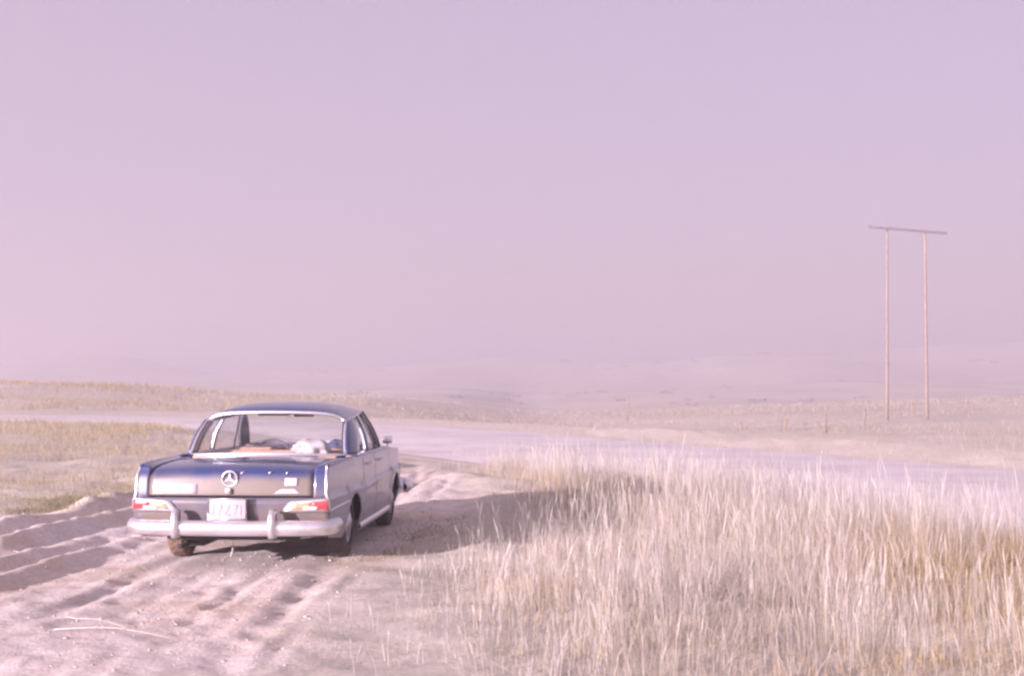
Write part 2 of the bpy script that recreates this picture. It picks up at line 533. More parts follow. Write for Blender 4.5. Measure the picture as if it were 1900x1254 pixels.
gx = axis(-9.0, 6.5, 0.055, -9000, 9000, 1.075)
gy = axis(6.0, 22.0, 0.055, -400, 9500, 1.05)
GX, GY = np.meshgrid(gx, gy, indexing='ij')
GZ = land(GX, GY)
nx, ny = GX.shape
idx = np.arange(nx * ny).reshape(nx, ny)
GF = np.stack([idx[:-1, :-1], idx[1:, :-1], idx[1:, 1:], idx[:-1, 1:]], -1).reshape(-1, 4)
ground = big_mesh('ground', np.stack([GX, GY, GZ], -1).reshape(-1, 3), GF, M['ground'], smooth=True)
tag(ground, kind='structure')
dirt_mask = (sstep(-0.35, 0.5, verge_x(GY) - GX + 0.5 * fbm(GX * 1.3, GY * 1.3, 4, 71)) * sstep(-0.5, 0.8, GX - left_edge(GY) + 0.9 * fbm(GX * 0.8, GY * 0.8, 4, 72))
             * (1 - sstep(40, 50, GY)))
rdg = road_dist(GX, GY)
dirt_mask = np.maximum(dirt_mask, 0.3 * (1 - sstep(ROAD_HALF + 0.2, ROAD_HALF + 1.2, rdg)))
at = ground.data.attributes.new('bare_dirt', 'FLOAT', 'POINT')
at.data.foreach_set('value', dirt_mask.astype(np.float32).ravel())

def ground_z(x, y):
    return float(land(np.array([x], float), np.array([y], float))[0])

# road with crown, and its worn centre line
def ribbon(name, off0, off1, z, m, n=8, lo=0, hi=None, crown=0.0):
    pts = ROAD[lo:hi]
    d = np.gradient(pts, axis=0); d /= np.linalg.norm(d, axis=1)[:, None]
    nr = np.stack([d[:, 1], -d[:, 0]], 1)
    offs = np.linspace(off0, off1, n)
    P = np.zeros((n, len(pts), 3))
    for i, o in enumerate(offs):
        wob = 0.06 * vnoise(np.arange(len(pts)) * 1.3, np.full(len(pts), i * 7.0), 3) if i in (0, n - 1) and n > 3 else 0
        P[i, :, :2] = pts + nr * (o + wob)[:, None] if not np.isscalar(wob) else pts + nr * o
        P[i, :, 2] = z + crown * (1 - (o / ROAD_HALF) ** 2)
    return grid_mesh(name, P, m)
tag(ribbon('road', -ROAD_HALF, ROAD_HALF, ROAD_Z, M['asphalt'], 9, crown=0.07), kind='structure')
tag(ribbon('road_centre_line', -0.06, 0.06, ROAD_Z + 0.004, M['line'], 3, lo=14, hi=-20, crown=0.07), kind='structure')

# ------------------------------------------------------------------ the car
car = empty('parked_car', (CAR_POS[0], CAR_POS[1], -0.012), CAR_YAW)
tag(car, 'dusty blue sedan with tail fins parked on the dirt turn-out', 'car')
YF = 3.50
def W(y):  return np.interp(y, [-1.2, -0.6, 0, 1.5, 2.75, 3.2, 3.45, 3.6], [0.855, 0.88, 0.90, 0.905, 0.89, 0.865, 0.825, 0.76])
def zs(y): return np.interp(y, [-1.2, -0.6, 0.1, 1.2, 2.3, 3.0, 3.5], [0.912, 0.924, 0.930, 0.920, 0.905, 0.880, 0.840])
PROF_Z = [0.20, 0.27, 0.38, 0.50, 0.60, 0.632, 0.645, 0.668, 0.75, 0.85, 0.93]
PROF_F = [0.915, 0.955, 0.99, 1.0, 1.0, 1.008, 1.006, 0.984, 0.982, 0.978, 0.970]
def xs(y, z): return W(y) * np.interp(z, PROF_Z, PROF_F)
def bow(x): return 0.055 * (np.abs(x) / 0.85) ** 2.2
LIP = [(0.20, 0.952), (-0.2, 0.957), (-0.6, 0.953), (-0.85, 0.942), (-0.98, 0.928), (-1.06, 0.913), (-1.105, 0.893), (-1.132, 0.868), (-1.148, 0.835), (-1.16, 0.78), (-1.168, 0.72), (-1.17, 0.672)]
REAR = [(-1.168, 0.655), (-1.165, 0.60), (-1.155, 0.52), (-1.14, 0.44), (-1.11, 0.37), (-1.05, 0.31)]
_rz = [0.20, 0.31, 0.37, 0.44, 0.52, 0.60, 0.672, 0.72, 0.78, 0.835, 0.868, 0.893]
_ry = [-0.90, -1.05, -1.11, -1.14, -1.155, -1.165, -1.17, -1.168, -1.16, -1.148, -1.132, -1.105]
def yrear(z): return np.interp(z, _rz, _ry)
R_ARCH = 0.365
def zbot(y):
    z = np.full_like(y, 0.225)
    for yc, ra in ((0.0, R_ARCH), (2.75, 0.375)):
        a = ra ** 2 - (y - yc) ** 2
        z = np.where(a > 0, np.maximum(z, 0.30 + np.sqrt(np.maximum(a, 0)) * 0.83), z)
    return np.where(y < -0.4, np.interp(y, [-1.2, -0.4], [0.31, 0.225]), z)

def side_panel(name, y0, y1, sgn, rear_end=False, front_end=False, m=None):
    nyv = max(8, int((y1 - y0) / 0.03))
    ys = np.linspace(y0, y1, nyv)
    tz = np.concatenate([np.linspace(0, 1, 30)])
    P = np.zeros((nyv, len(tz), 3))
    for i, y in enumerate(ys):
        zb = float(zbot(np.array([y]))[0]); zt = float(zs(y))
        base = np.array(sorted(set([zb, zt] + [z for z in PROF_Z if zb < z < zt])))
        zz = np.interp(tz, np.linspace(0, 1, len(base)), base)
        # keep crease rows at fixed heights where possible
        zz = zb + (zt - zb) * tz
        for zc in (0.632, 0.645, 0.668):
            if zb < zc < zt:
                k = int(np.argmin(np.abs(zz - zc))); zz[k] = zc
        zz = np.sort(zz)
        x = xs(y, zz)
        yy = np.full_like(zz, y)
        if rear_end:
            f = np.clip((y1 - y) / (y1 - y0), 0, 1) ** 3
            yy = y + f * (yrear(zz) + bow(x) - y0)
        if front_end:
            f = np.clip((y - y0) / (y1 - y0), 0, 1) ** 4
            yy = y - f * (0.10 * np.abs((zz - 0.6) / 0.3) ** 2)
        P[i, :, 0] = sgn * x; P[i, :, 1] = yy; P[i, :, 2] = zz
    return grid_mesh(name, P, m or M['paint_side_skylit'], car, thick=0.012, flip=(sgn < 0))

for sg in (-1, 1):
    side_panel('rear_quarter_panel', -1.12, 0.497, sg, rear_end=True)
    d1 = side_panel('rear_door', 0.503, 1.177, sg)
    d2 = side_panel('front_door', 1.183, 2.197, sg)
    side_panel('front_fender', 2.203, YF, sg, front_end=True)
    for d, yh in ((d1, 0.72), (d2, 1.42)):
        h = tube('door_handle', [(sg * (xs(yh, 0.83) - 0.005), yh, 0.83), (sg * (xs(yh, 0.83) + 0.035), yh + 0.02, 0.835),
                                 (sg * (xs(yh, 0.83) + 0.035), yh + 0.14, 0.835), (sg * (xs(yh, 0.83) - 0.005), yh + 0.16, 0.83)], 0.011, M['chrome'], d)
    # sill strip, waist strips
    P = np.zeros((12, 5, 3))
    for i, y in enumerate(np.linspace(0.385, 2.36, 12)):
        for j, (dx, zz) in enumerate([(0.0, 0.285), (0.022, 0.278), (0.028, 0.25), (0.02, 0.222), (-0.02, 0.212)]):
            P[i, j] = (sg * (xs(y, 0.25) + dx), y, zz)
    grid_mesh('sill_trim', P, M['chrome'], car, flip=(sg > 0))
    tube('waist_trim', [(sg * (xs(y, 0.545) + 0.004), y if y > -1.1 else y, 0.545 + 0.02 * (y + 1.1)) for y in np.linspace(-1.09, -0.33, 10)], 0.009, M['chrome'], car)

# fins: strip between the shoulder crest and the trunk lid
LIDX = 0.715
def lid_z(y):
    ys_ = [p[0] for p in LIP][::-1]; zz_ = [p[1] for p in LIP][::-1]
    return np.interp(y, ys_, zz_)
def crownz(x): return -0.028 * (np.abs(x) / 0.7) ** 2.2
for sg in (-1, 1):
    ysn = np.linspace(0.20, -1.085, 26)
    P = np.zeros((len(ysn), 7, 3))
    for i, y in enumerate(ysn):
        zt = float(zs(y)); xo = float(xs(y, zt)); xi = LIDX + 0.006
        zi = float(lid_z(y)) + crownz(xi) - 0.004
        for j, f in enumerate(np.linspace(0, 1, 7)):
            x = xo + (xi - xo) * f
            bump = 0.026 * math.exp(-((f - 0.10) / 0.16) ** 2) * float(np.interp(y, [-1.2, 0.2], [1.0, 0.3]))
            yb = y + (bow(x) if y < -0.6 else bow(x) * max(0, (0.2 - y) / 0.8)) * 0.9
            P[i, j] = (sg * x, yb, zt + (zi - zt) * (f ** 0.8) + bump * (f > 0))
    grid_mesh('tail_fin', P, M['paint_top'], car, thick=0.01, flip=(sg < 0))
    # rear corner panel beside the lid
    zr = np.linspace(0.652, 0.918, 12)
    P = np.zeros((12, 6, 3))
    for i, z in enumerate(zr):
        xo = float(xs(-1.12, z)) + 0.001; xi = LIDX + 0.006
        for j, f in enumerate(np.linspace(0, 1, 6)):
            x = xo + (xi - xo) * f
            P[i, j] = (sg * x, float(yrear(min(z, 0.893))) + bow(x), z)
    grid_mesh('rear_corner_panel', P, M['paint'], car, thick=0.01, flip=(sg < 0))
    tube('fin_trim', [(sg * (float(xs(-1.12, z)) - 0.012), float(yrear(min(z, 0.893))) + bow(0.83) - 0.004, z) for z in np.linspace(0.64, 0.925, 10)], 0.012, M['chrome'], car)

# trunk lid (deck, rolled lip and rear face in one skin)
prof = np.array(LIP)
tt = np.linspace(0, len(prof) - 1, 44)
py = np.interp(tt, range(len(prof)), prof[:, 0]); pz = np.interp(tt, range(len(prof)), prof[:, 1])
for _ in range(2):
    py[1:-1] = (py[:-2] + 2 * py[1:-1] + py[2:]) / 4; pz[1:-1] = (pz[:-2] + 2 * pz[1:-1] + pz[2:]) / 4
lx = np.linspace(-LIDX, LIDX, 31)
P = np.zeros((len(py), len(lx), 3))
for i in range(len(py)):
    k = np.interp(py[i], [-1.0, -0.2], [1.0, 0.0])
    kz = np.interp(pz[i], [0.67, 0.88], [0.0, 1.0])
    P[i, :, 0] = lx; P[i, :, 1] = py[i] + bow(lx) * k; P[i, :, 2] = pz[i] + crownz(lx) * kz
trunk = grid_mesh('trunk_lid', P, M['paint_lid'], car, thick=0.01, flip=False)
# lower tail panel
prof2 = np.array(REAR)
rx_ = np.linspace(-1, 1, 33)
P = np.zeros((len(prof2), 33, 3))
for i, (y, z) in enumerate(prof2):
    xm = float(xs(-1.12, max(z, 0.31)))
    P[i, :, 0] = rx_ * xm; P[i, :, 1] = y + bow(rx_ * xm); P[i, :, 2] = z
tail = grid_mesh('rear_panel', P, M['paint'], car, thick=0.01)

# hood, cowl and nose
hy = np.linspace(2.26, 3.50, 16); hx = np.linspace(-1, 1, 21)
P = np.zeros((16, 21, 3))
for i, y in enumerate(hy):
    xm = float(xs(y, zs(y)))
    P[i, :, 0] = hx * xm
    P[i, :, 1] = y - 0.05 * hx ** 2 * (i / 15)
    P[i, :, 2] = float(zs(y)) + 0.055 * (1 - np.abs(hx) ** 3) - 0.01
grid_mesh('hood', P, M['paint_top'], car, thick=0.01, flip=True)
nz_ = np.linspace(0.30, 0.835, 10)
P = np.zeros((10, 21, 3))
for i, z in enumerate(nz_):
    xm = float(xs(3.45, z)) * 0.97
    P[i, :, 0] = hx * xm
    P[i, :, 1] = YF - 0.05 * hx ** 2 - 0.06 * ((z - 0.6) / 0.3) ** 2
    P[i, :, 2] = z + 0.03 * (z > 0.8) * (1 - np.abs(hx) ** 3)
grid_mesh('nose_panel', P, M['paint'], car, thick=0.01, flip=True)
gr = box('grille', (0, 3.53, 0.62), (0.44, 0.10, 0.40), M['chrome'], car, 0.03)
for k in range(7):
    box('grille_bar', (0, 3.585, 0.49 + k * 0.045), (0.38, 0.012, 0.012), M['dark'], gr, 0.003)
for sg in (-1, 1):
    hl = box('headlight', (sg * 0.66, 3.44, 0.64), (0.20, 0.12, 0.36), M['chrome'], car, 0.05, 4)
    box('headlight_lens', (sg * 0.66, 3.49, 0.64), (0.16, 0.06, 0.32), M['headlight'], hl, 0.028, 4)

# cabin tub / chassis (dark, seen through the arches and gaps)
box('chassis', (0, 1.13, 0.545), (1.16, 4.40, 0.53), M['dark'], car, 0.03)
for sg in (-1, 1):
    box('inner_wing', (sg * 0.68, 1.38, 0.55), (0.22, 1.76, 0.56), M['dark'], car, 0.02)
    box('inner_wing', (sg * 0.66, -0.75, 0.60), (0.24, 0.60, 0.42), M['dark'], car, 0.02)
    box('inner_wing', (sg * 0.64, 3.28, 0.58), (0.24, 0.20, 0.40), M['dark'], car, 0.02)
    # wheel-house tops
    box('wheel_house', (sg * 0.70, 0.0, 0.72), (0.26, 0.80, 0.12), M['dark'], car, 0.02)
    box('wheel_house', (sg * 0.70, 2.75, 0.72), (0.24, 0.80, 0.12), M['dark'], car, 0.02)
tube('rear_axle', [(-0.70, 0, 0.30), (-0.2, 0, 0.30), (0, 0, 0.31), (0.2, 0, 0.30), (0.70, 0, 0.30)], 0.045, M['dark'], car, 10, taper=[1, 1, 2.2, 1, 1])
tube('exhaust_pipe', [(-0.42, 0.6, 0.25), (-0.42, -0.6, 0.245), (-0.43, -1.16, 0.235)], 0.022, M['dark'], car, 10)
box('muffler', (-0.40, -0.55, 0.245), (0.20, 0.55, 0.10), M['dark'], car, 0.04, 3)

# greenhouse -------------------------------------------------------------
def rw_base(u): return np.array([0.748 * u, 0.03 + 0.19 * abs(u) ** 2.6, 0.962 - 0.020 * abs(u) ** 2])
def rw_top(u):  return np.array([0.690 * u, 0.50 + 0.09 * abs(u) ** 2.6, 1.345 - 0.022 * abs(u) ** 2 - 0.070 * abs(u) ** 8])
def ws_base(u): return np.array([0.70 * u, 2.46 - 0.17 * abs(u) ** 2.6, 0.968 - 0.015 * abs(u) ** 2])
def ws_top(u):  return np.array([0.63 * u, 1.94 - 0.09 * abs(u) ** 2.6, 1.350 - 0.022 * abs(u) ** 2 - 0.02 * abs(u) ** 8])

def roof_pt(u, v):
    a, b = rw_top(u), ws_top(u)
    y = a[1] + (b[1] - a[1]) * v
    hw = 0.690 + 0.015 * math.sin(math.pi * min(1, v * 1.05)) + (0.63 - 0.690) * v
    z = a[2] + (b[2] - a[2]) * v
    z += 0.090 * math.sin(math.pi * min(max(v, 0), 1)) ** 0.42 * (1 - 0.62 * abs(u) ** 3.2) - 0.028 * abs(u) ** 6 * math.sin(math.pi * v)
    return np.array([hw * u, y, z])
P = np.zeros((33, 31, 3))
for i, v in enumerate((1 - np.cos(np.linspace(0, math.pi, 33))) / 2):
    for j, u in enumerate(np.sin(np.linspace(-1, 1, 31) * math.pi / 2)):
        P[i, j] = roof_pt(u, v)
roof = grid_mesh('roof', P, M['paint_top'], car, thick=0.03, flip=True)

def pane(name, fb, ft, m, n=25, k=9, bulge=(0, 0, 0), parent=car):
    P = np.zeros((k, n, 3))
    for i, v in enumerate(np.linspace(0, 1, k)):
        for j, u in enumerate(np.linspace(-1, 1, n)):
            p = fb(u) * (1 - v) + ft(u) * v
            P[i, j] = p + np.array(bulge) * math.sin(math.pi * v)
    return grid_mesh(name, P, m, parent)
rw = pane('rear_window', rw_base, rw_top, M['glass'], bulge=(0, -0.035, 0.025))
wsn = pane('windscreen', ws_base, ws_top, M['glass'], bulge=(0, 0.035, 0.025))
def rim(fb, ft, bulge, e=1.0):
    pts = []
    for u in np.linspace(-e, e, 24): pts.append(fb(u))
    for v in np.linspace(0, 1, 12)[1:-1]: pts.append(fb(e) * (1 - v) + ft(e) * v + np.array(bulge) * math.sin(math.pi * v))
    for u in np.linspace(e, -e, 24): pts.append(ft(u))
    for v in np.linspace(1, 0, 12)[1:-1]: pts.append(fb(-e) * (1 - v) + ft(-e) * v + np.array(bulge) * math.sin(math.pi * v))
    return pts
tube('rear_window_frame', rim(rw_base, rw_top, (0, -0.035, 0.025)), 0.016, M['chrome'], rw, 8, closed=True)
tube('rear_window_seal', rim(rw_base, rw_top, (0, -0.030, 0.020), 0.975), 0.008, M['seal'], rw, 6, closed=True)
tube('windscreen_frame', rim(ws_base, ws_top, (0, 0.035, 0.025)), 0.016, M['chrome'], wsn, 8, closed=True)

def ledge(sg, v):     # roof edge point on the side
    p = roof_pt(1.0, v); return np.array([sg * p[0], p[1], p[2] - 0.005])
def belt(sg, y):      # belt line point
    x = float(np.interp(y, [0.20, 0.5, 1.2, 2.2, 2.32], [0.748, 0.79, 0.795, 0.765, 0.70])); return np.array([sg * x, y, float(zs(y)) + 0.006])
def vof(y): return (y - 0.59) / (1.85 - 0.59)
def side_quad(name, sg, yb0, yb1, yt0, yt1, m, thick=0.0, inset=0.0, parent=car, n=6, k=7):
    P = np.zeros((k, n, 3))
    for i, v in enumerate(np.linspace(0, 1, k)):
        for j, f in enumerate(np.linspace(0, 1, n)):
            b = belt(sg, yb0 + (yb1 - yb0) * f); t = ledge(sg, min(max(vof(yt0 + (yt1 - yt0) * f), 0), 1))
            p = b * (1 - v) + t * v
            p[0] += sg * (0.025 * math.sin(math.pi * v) - inset)
            P[i, j] = p
    return grid_mesh(name, P, m, parent, thick=thick, flip=(sg < 0))
for sg in (-1, 1):
    # C pillar joins the rear window edge to the rear door
    P = np.zeros((9, 8, 3))
    for i, v in enumerate(np.linspace(0, 1, 9)):
        e = rw_base(1.0) * (1 - v) + rw_top(1.0) * v + np.array([0, -0.035, 0.025]) * math.sin(math.pi * v); e[0] *= sg
        b = belt(sg, 0.60) * (1 - v) + ledge(sg, max(0, vof(0.86))) * v; b[0] += sg * 0.025 * math.sin(math.pi * v)
        for j, f in enumerate(np.linspace(0, 1, 8)):
            p = e * (1 - f) + b * f
            p[0] += sg * 0.03 * math.sin(math.pi * f) * (1 - 0.5 * v); P[i, j] = p
    grid_mesh('rear_pillar', P, M['paint_top'], car, thick=0.03, flip=(sg > 0) is False)
    side_quad('centre_pillar', sg, 1.14, 1.20, 1.16, 1.21, M['paint_top'], 0.03)
    P = np.zeros((9, 5, 3))
    for i, v in enumerate(np.linspace(0, 1, 9)):
        e = ws_base(1.0) * (1 - v) + ws_top(1.0) * v + np.array([0, 0.035, 0.025]) * math.sin(math.pi * v); e[0] *= sg
        b = belt(sg, 2.20) * (1 - v) + ledge(sg, vof(1.79)) * v; b[0] += sg * 0.025 * math.sin(math.pi * v)
        for j, f in enumerate(np.linspace(0, 1, 5)): P[i, j] = b * (1 - f) + e * f
    grid_mesh('front_pillar', P, M['paint_top'], car, thick=0.03, flip=(sg < 0))
    for y0, y1, t0, t1 in ((0.60, 1.14, 0.86, 1.16), (1.20, 2.20, 1.21, 1.79)):
        w_ = side_quad('side_window', sg, y0, y1, t0, t1, M['glass'], 0, 0.008)
        pts = []
        for f in np.linspace(0, 1, 8): pts.append(belt(sg, y0 + (y1 - y0) * f))
        for v in np.linspace(0, 1, 7)[1:-1]:
            p = belt(sg, y1) * (1 - v) + ledge(sg, vof(t1)) * v; p[0] += sg * 0.025 * math.sin(math.pi * v); pts.append(p)
        for f in np.linspace(1, 0, 8): pts.append(ledge(sg, vof(t0 + (t1 - t0) * f)))
        for v in np.linspace(1, 0, 7)[1:-1]:
            p = belt(sg, y0) * (1 - v) + ledge(sg, vof(t0)) * v; p[0] += sg * 0.025 * math.sin(math.pi * v); pts.append(p)
        tube('window_frame', pts, 0.011, M['chrome'], w_, 6, closed=True)
        if y0 > 1:
            tube('vent_window_bar', [belt(sg, 1.92), ledge(sg, vof(1.68)) + np.array([0, 0, -0.01])], 0.009, M['seal'], w_, 6)
    tube('rain_gutter', [ledge(sg, v) + np.array([sg * 0.006, 0, 0.004]) for v in np.linspace(0, 1, 14)], 0.010, M['chrome'], car, 6)
    # belt shelf between shoulder crest and window base
    P = np.zeros((24, 4, 3))
    for i, y in enumerate(np.linspace(0.17, 2.32, 24)):
        a = np.array([sg * float(xs(y, zs(y))), y, float(zs(y))]); b = belt(sg, y) + np.array([-sg * 0.03, 0, 0.004])
        for j, f in enumerate(np.linspace(0, 1, 4)):
            P[i, j] = a * (1 - f) + b * f + np.array([0, 0, 0.012 * math.sin(math.pi * f)])
    grid_mesh('belt_moulding', P, M['paint_top'], car, thick=0.01, flip=(sg > 0))

# interior
box('parcel_shelf', (0, 0.33, 0.925), (1.38, 0.50, 0.03), M['seat'], car, 0.01)
box('rear_seat', (0, 0.66, 0.87), (1.34, 0.16, 0.20), M['seat'], car, 0.05, 3)
for sg in (-1, 1):
    box('front_seat', (sg * 0.36, 1.45, 0.80), (0.56, 0.15, 0.32), M['seat'], car, 0.06, 3)
box('dashboard', (0, 2.20, 0.86), (1.30, 0.28, 0.17), M['dash'], car, 0.05, 3)
sw = tube('steering_wheel', [(-0.36 + 0.19 * math.cos(a), 1.93 + 0.09 * math.sin(a), 0.86 + 0.15 * math.sin(a)) for a in np.linspace(0, 2 * math.pi, 29)[:-1]], 0.011, M['dash'], car, 8, closed=True)
tube('steering_spoke', [(-0.545, 1.93, 0.86), (-0.36, 1.96, 0.85), (-0.175, 1.93, 0.86)], 0.012, M['dash'], sw, 6)
box('rear_view_mirror', (0.0, 1.90, 1.29), (0.22, 0.03, 0.06), M['dash'], car, 0.012)
box('sun_visor', (-0.30, 1.80, 1.30), (0.34, 0.10, 0.05), M['dash'], car, 0.012)

# bumpers
def bumper(name, path, zc, hh, hd):
    pts = [Vector((p[0], p[1], zc)) for p in path]
    prof = [(-0.75, -0.92), (0.15, -1.0), (0.72, -0.70), (1.0, -0.15), (0.95, 0.35), (0.62, 0.80), (0.0, 1.0), (-0.75, 0.95)]
    n = len(pts); P = np.zeros((n, len(prof) + 1, 3))
    for i, p in enumerate(pts):
        t = (pts[min(i + 1, n - 1)] - pts[max(i - 1, 0)]).normalized()
        o = Vector((t.y, -t.x, 0))
        e = min(1.0, 0.45 + 0.55 * math.sqrt(min(i, n - 1 - i) / 3.0)) if min(i, n - 1 - i) < 3 else 1.0
        for j, (a, b) in enumerate(prof + prof[:1]):
            q = p + o * (a * hd * e) + Vector((0, 0, b * hh * e)); P[i, j] = q
    ob = grid_mesh(name, P, M['chrome'], car, flip=True)
    return ob
def smooth_path(ctrl):
    c = catmull([np.array(q, float) for q in ctrl], 6); return c
rear_path = smooth_path([(-0.885, -0.80), (-0.885, -0.97), (-0.865, -1.10), (-0.77, -1.205), (-0.5, -1.262), (0, -1.285), (0.5, -1.262), (0.77, -1.205), (0.865, -1.10), (0.885, -0.97), (0.885, -0.80)])
rb = bumper('rear_bumper', rear_path, 0.405, 0.066, 0.050)
for x in (-0.435, 0.40):
    prof = [(0.33, 0.02), (0.33, 0.06), (0.40, 0.085), (0.50, 0.075), (0.555, 0.045), (0.565, 0.0), (0.54, -0.03)]
    n = 8
    P = np.zeros((len(prof), n, 3))
    for i, (z, d) in enumerate(prof):
        for j, f in enumerate(np.linspace(-1, 1, n)):
            P[i, j] = (x + 0.030 * f * (1 - 0.25 * (z > 0.54)), -1.275 - d * (1 - 0.55 * abs(f) ** 3) + 0.0 + (0.05 if abs(f) == 1 else 0), z)
    grid_mesh('bumper_overrider', P, M['chrome'], rb, flip=False, thick=0.008)
front_path = smooth_path([(0.945, 3.05), (0.95, 3.25), (0.92, 3.46), (0.80, 3.60), (0.5, 3.68), (0, 3.70), (-0.5, 3.68), (-0.80, 3.60), (-0.92, 3.46), (-0.95, 3.25), (-0.945, 3.05)])
bumper('front_bumper', front_path, 0.42, 0.075, 0.05)

# tail lights
def tail_y(x, z): return float(yrear(z)) + float(bow(x))
def lamp_patch(name, quad, out, m, parent, n=6):
    """quad: four (x, z) corners; lies on the tail, 'out' metres proud"""
    (x0, z0), (x1, z1), (x2, z2), (x3, z3) = quad
    P = np.zeros((n, n, 3))
    for i, a in enumerate(np.linspace(0, 1, n)):
        for j, b in enumerate(np.linspace(0, 1, n)):
            x = (x0 * (1 - a) + x1 * a) * (1 - b) + (x3 * (1 - a) + x2 * a) * b
            z = (z0 * (1 - a) + z1 * a) * (1 - b) + (z3 * (1 - a) + z2 * a) * b
            P[i, j] = (x, tail_y(x, z) - out * (0.75 + 0.25 * math.sin(math.pi * b)), z)
    s = 1 if x1 > x0 else -1
    return grid_mesh(name, P, m, parent, thick=0.02, flip=(s < 0))
for sg in (-1, 1):
    tl = lamp_patch('tail_light', [(sg * 0.45, 0.528), (sg * 0.868, 0.534), (sg * 0.862, 0.652), (sg * 0.525, 0.628)], 0.022, M['chrome'], car)
    lamp_patch('indicator_lens', [(sg * 0.535, 0.556), (sg * 0.705, 0.556), (sg * 0.705, 0.617), (sg * 0.565, 0.608)], 0.030, M['amber'], tl)
    lamp_patch('brake_lens', [(sg * 0.708, 0.556), (sg * 0.855, 0.552), (sg * 0.850, 0.632), (sg * 0.708, 0.622)], 0.030, M['red'], tl)
    lamp_patch('reverse_lens', [(sg * 0.640, 0.552), (sg * 0.760, 0.552), (sg * 0.760, 0.584), (sg * 0.640, 0.582)], 0.036, M['clear'], tl)

# licence plate in a frame with worn raised strokes
lp = box('licence_plate', (0.0, -1.225, 0.562), (0.315, 0.012, 0.165), M['plate'], car, 0.004)
tube('plate_frame', [(-0.165, -1.233, 0.475), (0.165, -1.233, 0.475), (0.165, -1.233, 0.650), (-0.165, -1.233, 0.650)], 0.010, M['chrome'], lp, 6, closed=True)
strokes = [[(-0.09, 0.60), (-0.045, 0.60), (-0.075, 0.515)], [(-0.02, 0.60), (0.025, 0.60), (-0.02, 0.515), (0.025, 0.515)],
           [(0.05, 0.60), (0.09, 0.60), (0.06, 0.515)], [(-0.13, 0.515), (-0.115, 0.60)], [(0.115, 0.60), (0.115, 0.515)]]
for s in strokes:
    tube('raised_stroke', [(x, -1.2325, z) for x, z in s], 0.0035, M['plate'], lp, 6)
for sg in (-1, 1):
    box('plate_bracket', (sg * 0.12, -1.195, 0.60), (0.03, 0.06, 0.03), M['dark'], lp, 0.004)

# emblem: ring with three tapering rays, handle, stickers and small chrome marks on the lid
ez, ey = 0.818, -1.166
ring = tube('round_emblem', [(0.064 * math.cos(a), ey, ez + 0.064 * math.sin(a)) for a in np.linspace(0, 2 * math.pi, 33)[:-1]], 0.0075, M['chrome'], trunk, 8, closed=True)
for k in range(3):
    a = math.pi / 2 + k * 2 * math.pi / 3
    c, s_ = math.cos(a), math.sin(a)
    prism('emblem_ray', [(0.064 * c, ey - 0.004, ez + 0.064 * s_), (-0.011 * s_, ey - 0.004, ez + 0.011 * c), (0.011 * s_, ey - 0.004, ez - 0.011 * c)], (0, 0.008, 0), M['chrome'], ring)
hd = box('lid_handle', (-0.005, -1.185, 0.715), (0.045, 0.035, 0.05), M['chrome'], trunk, 0.01, 3)
box('lock_barrel', (-0.005, -1.205, 0.712), (0.02, 0.012, 0.02), M['hubcap'], hd, 0.005)
def decal(name, quad, out=0.006):
    o = lamp_patch(name, quad, out, M['white'], trunk, 7)
    o.modifiers['thickness'].thickness = 0.002
    return o
decal('bumper_sticker', [(-0.655, 0.690), (-0.285, 0.690), (-0.285, 0.770), (-0.650, 0.770)])
decal('window_sticker', [(0.475, 0.758), (0.585, 0.758), (0.585, 0.824), (0.478, 0.826)])
decal('window_sticker', [(0.385, 0.692), (0.615, 0.692), (0.565, 0.730), (0.445, 0.730)])
for x, dx, z in ((0.105, 0.040, 0.872), (0.345, 0.028, 0.872), (0.49, 0.012, 0.868)):
    tube('chrome_mark', [(x - dx / 2, -1.142 + bow(x), z - 0.012), (x + dx / 2, -1.132 + bow(x), z + 0.008)], 0.005, M['chrome'], trunk, 6)

# mirrors on the fenders
for sg in (1,):
    mr = box('fender_mirror', (sg * 0.80, 2.62, 0.985), (0.11, 0.045, 0.085), M['chrome'], car, 0.02, 3)
    tube('mirror_stem', [(sg * 0.80, 2.62, 0.88), (sg * 0.80, 2.63, 0.96)], 0.010, M['chrome'], mr)
tube('radio_aerial', [(0.74, 2.40, 0.90), (0.735, 2.36, 1.0)], 0.005, M['chrome'], car, 6)

# wheels
TR, TW = 0.322, 0.17
def wheel(x, y, sg, mud):
    prof = [(-0.5, 0.60), (-0.52, 0.75), (-0.47, 0.90), (-0.40, 0.965), (-0.30, 0.99), (-0.15, 1.0), (0.0, 1.0), (0.15, 1.0), (0.30, 0.99), (0.40, 0.965), (0.47, 0.90), (0.52, 0.75), (0.5, 0.60)]
    n = 72; P = np.zeros((n + 1, len(prof), 3))
    for i in range(n + 1):
        a = 2 * math.pi * i / n
        for j, (w, r) in enumerate(prof):
            rr = r * TR
            if 2 <= j <= 10: rr -= 0.011 * (((i + (j // 2)) % 3) == 0) + (0.008 if j in (5, 7) else 0)
            P[i, j] = (w * TW, rr * math.cos(a), rr * math.sin(a))
    t = grid_mesh('wheel', P, M['mud'] if mud else M['rubber'], car)
    t.location = (x, y, TR)
    # steel disc + hubcap
    pr = [(0.0, 0.62), (0.012, 0.58), (-0.02, 0.50), (-0.015, 0.40), (0.02, 0.36), (0.035, 0.24), (0.045, 0.10), (0.048, 0.0)]
    P = np.zeros((33, len(pr), 3))
    for i in range(33):
        a = 2 * math.pi * i / 32
        for j, (w, r) in enumerate(pr): P[i, j] = (sg * (0.06 + w), r * TR * math.cos(a), r * TR * math.sin(a))
    grid_mesh('hubcap', P, M['hubcap'], t, flip=sg < 0)
    return t
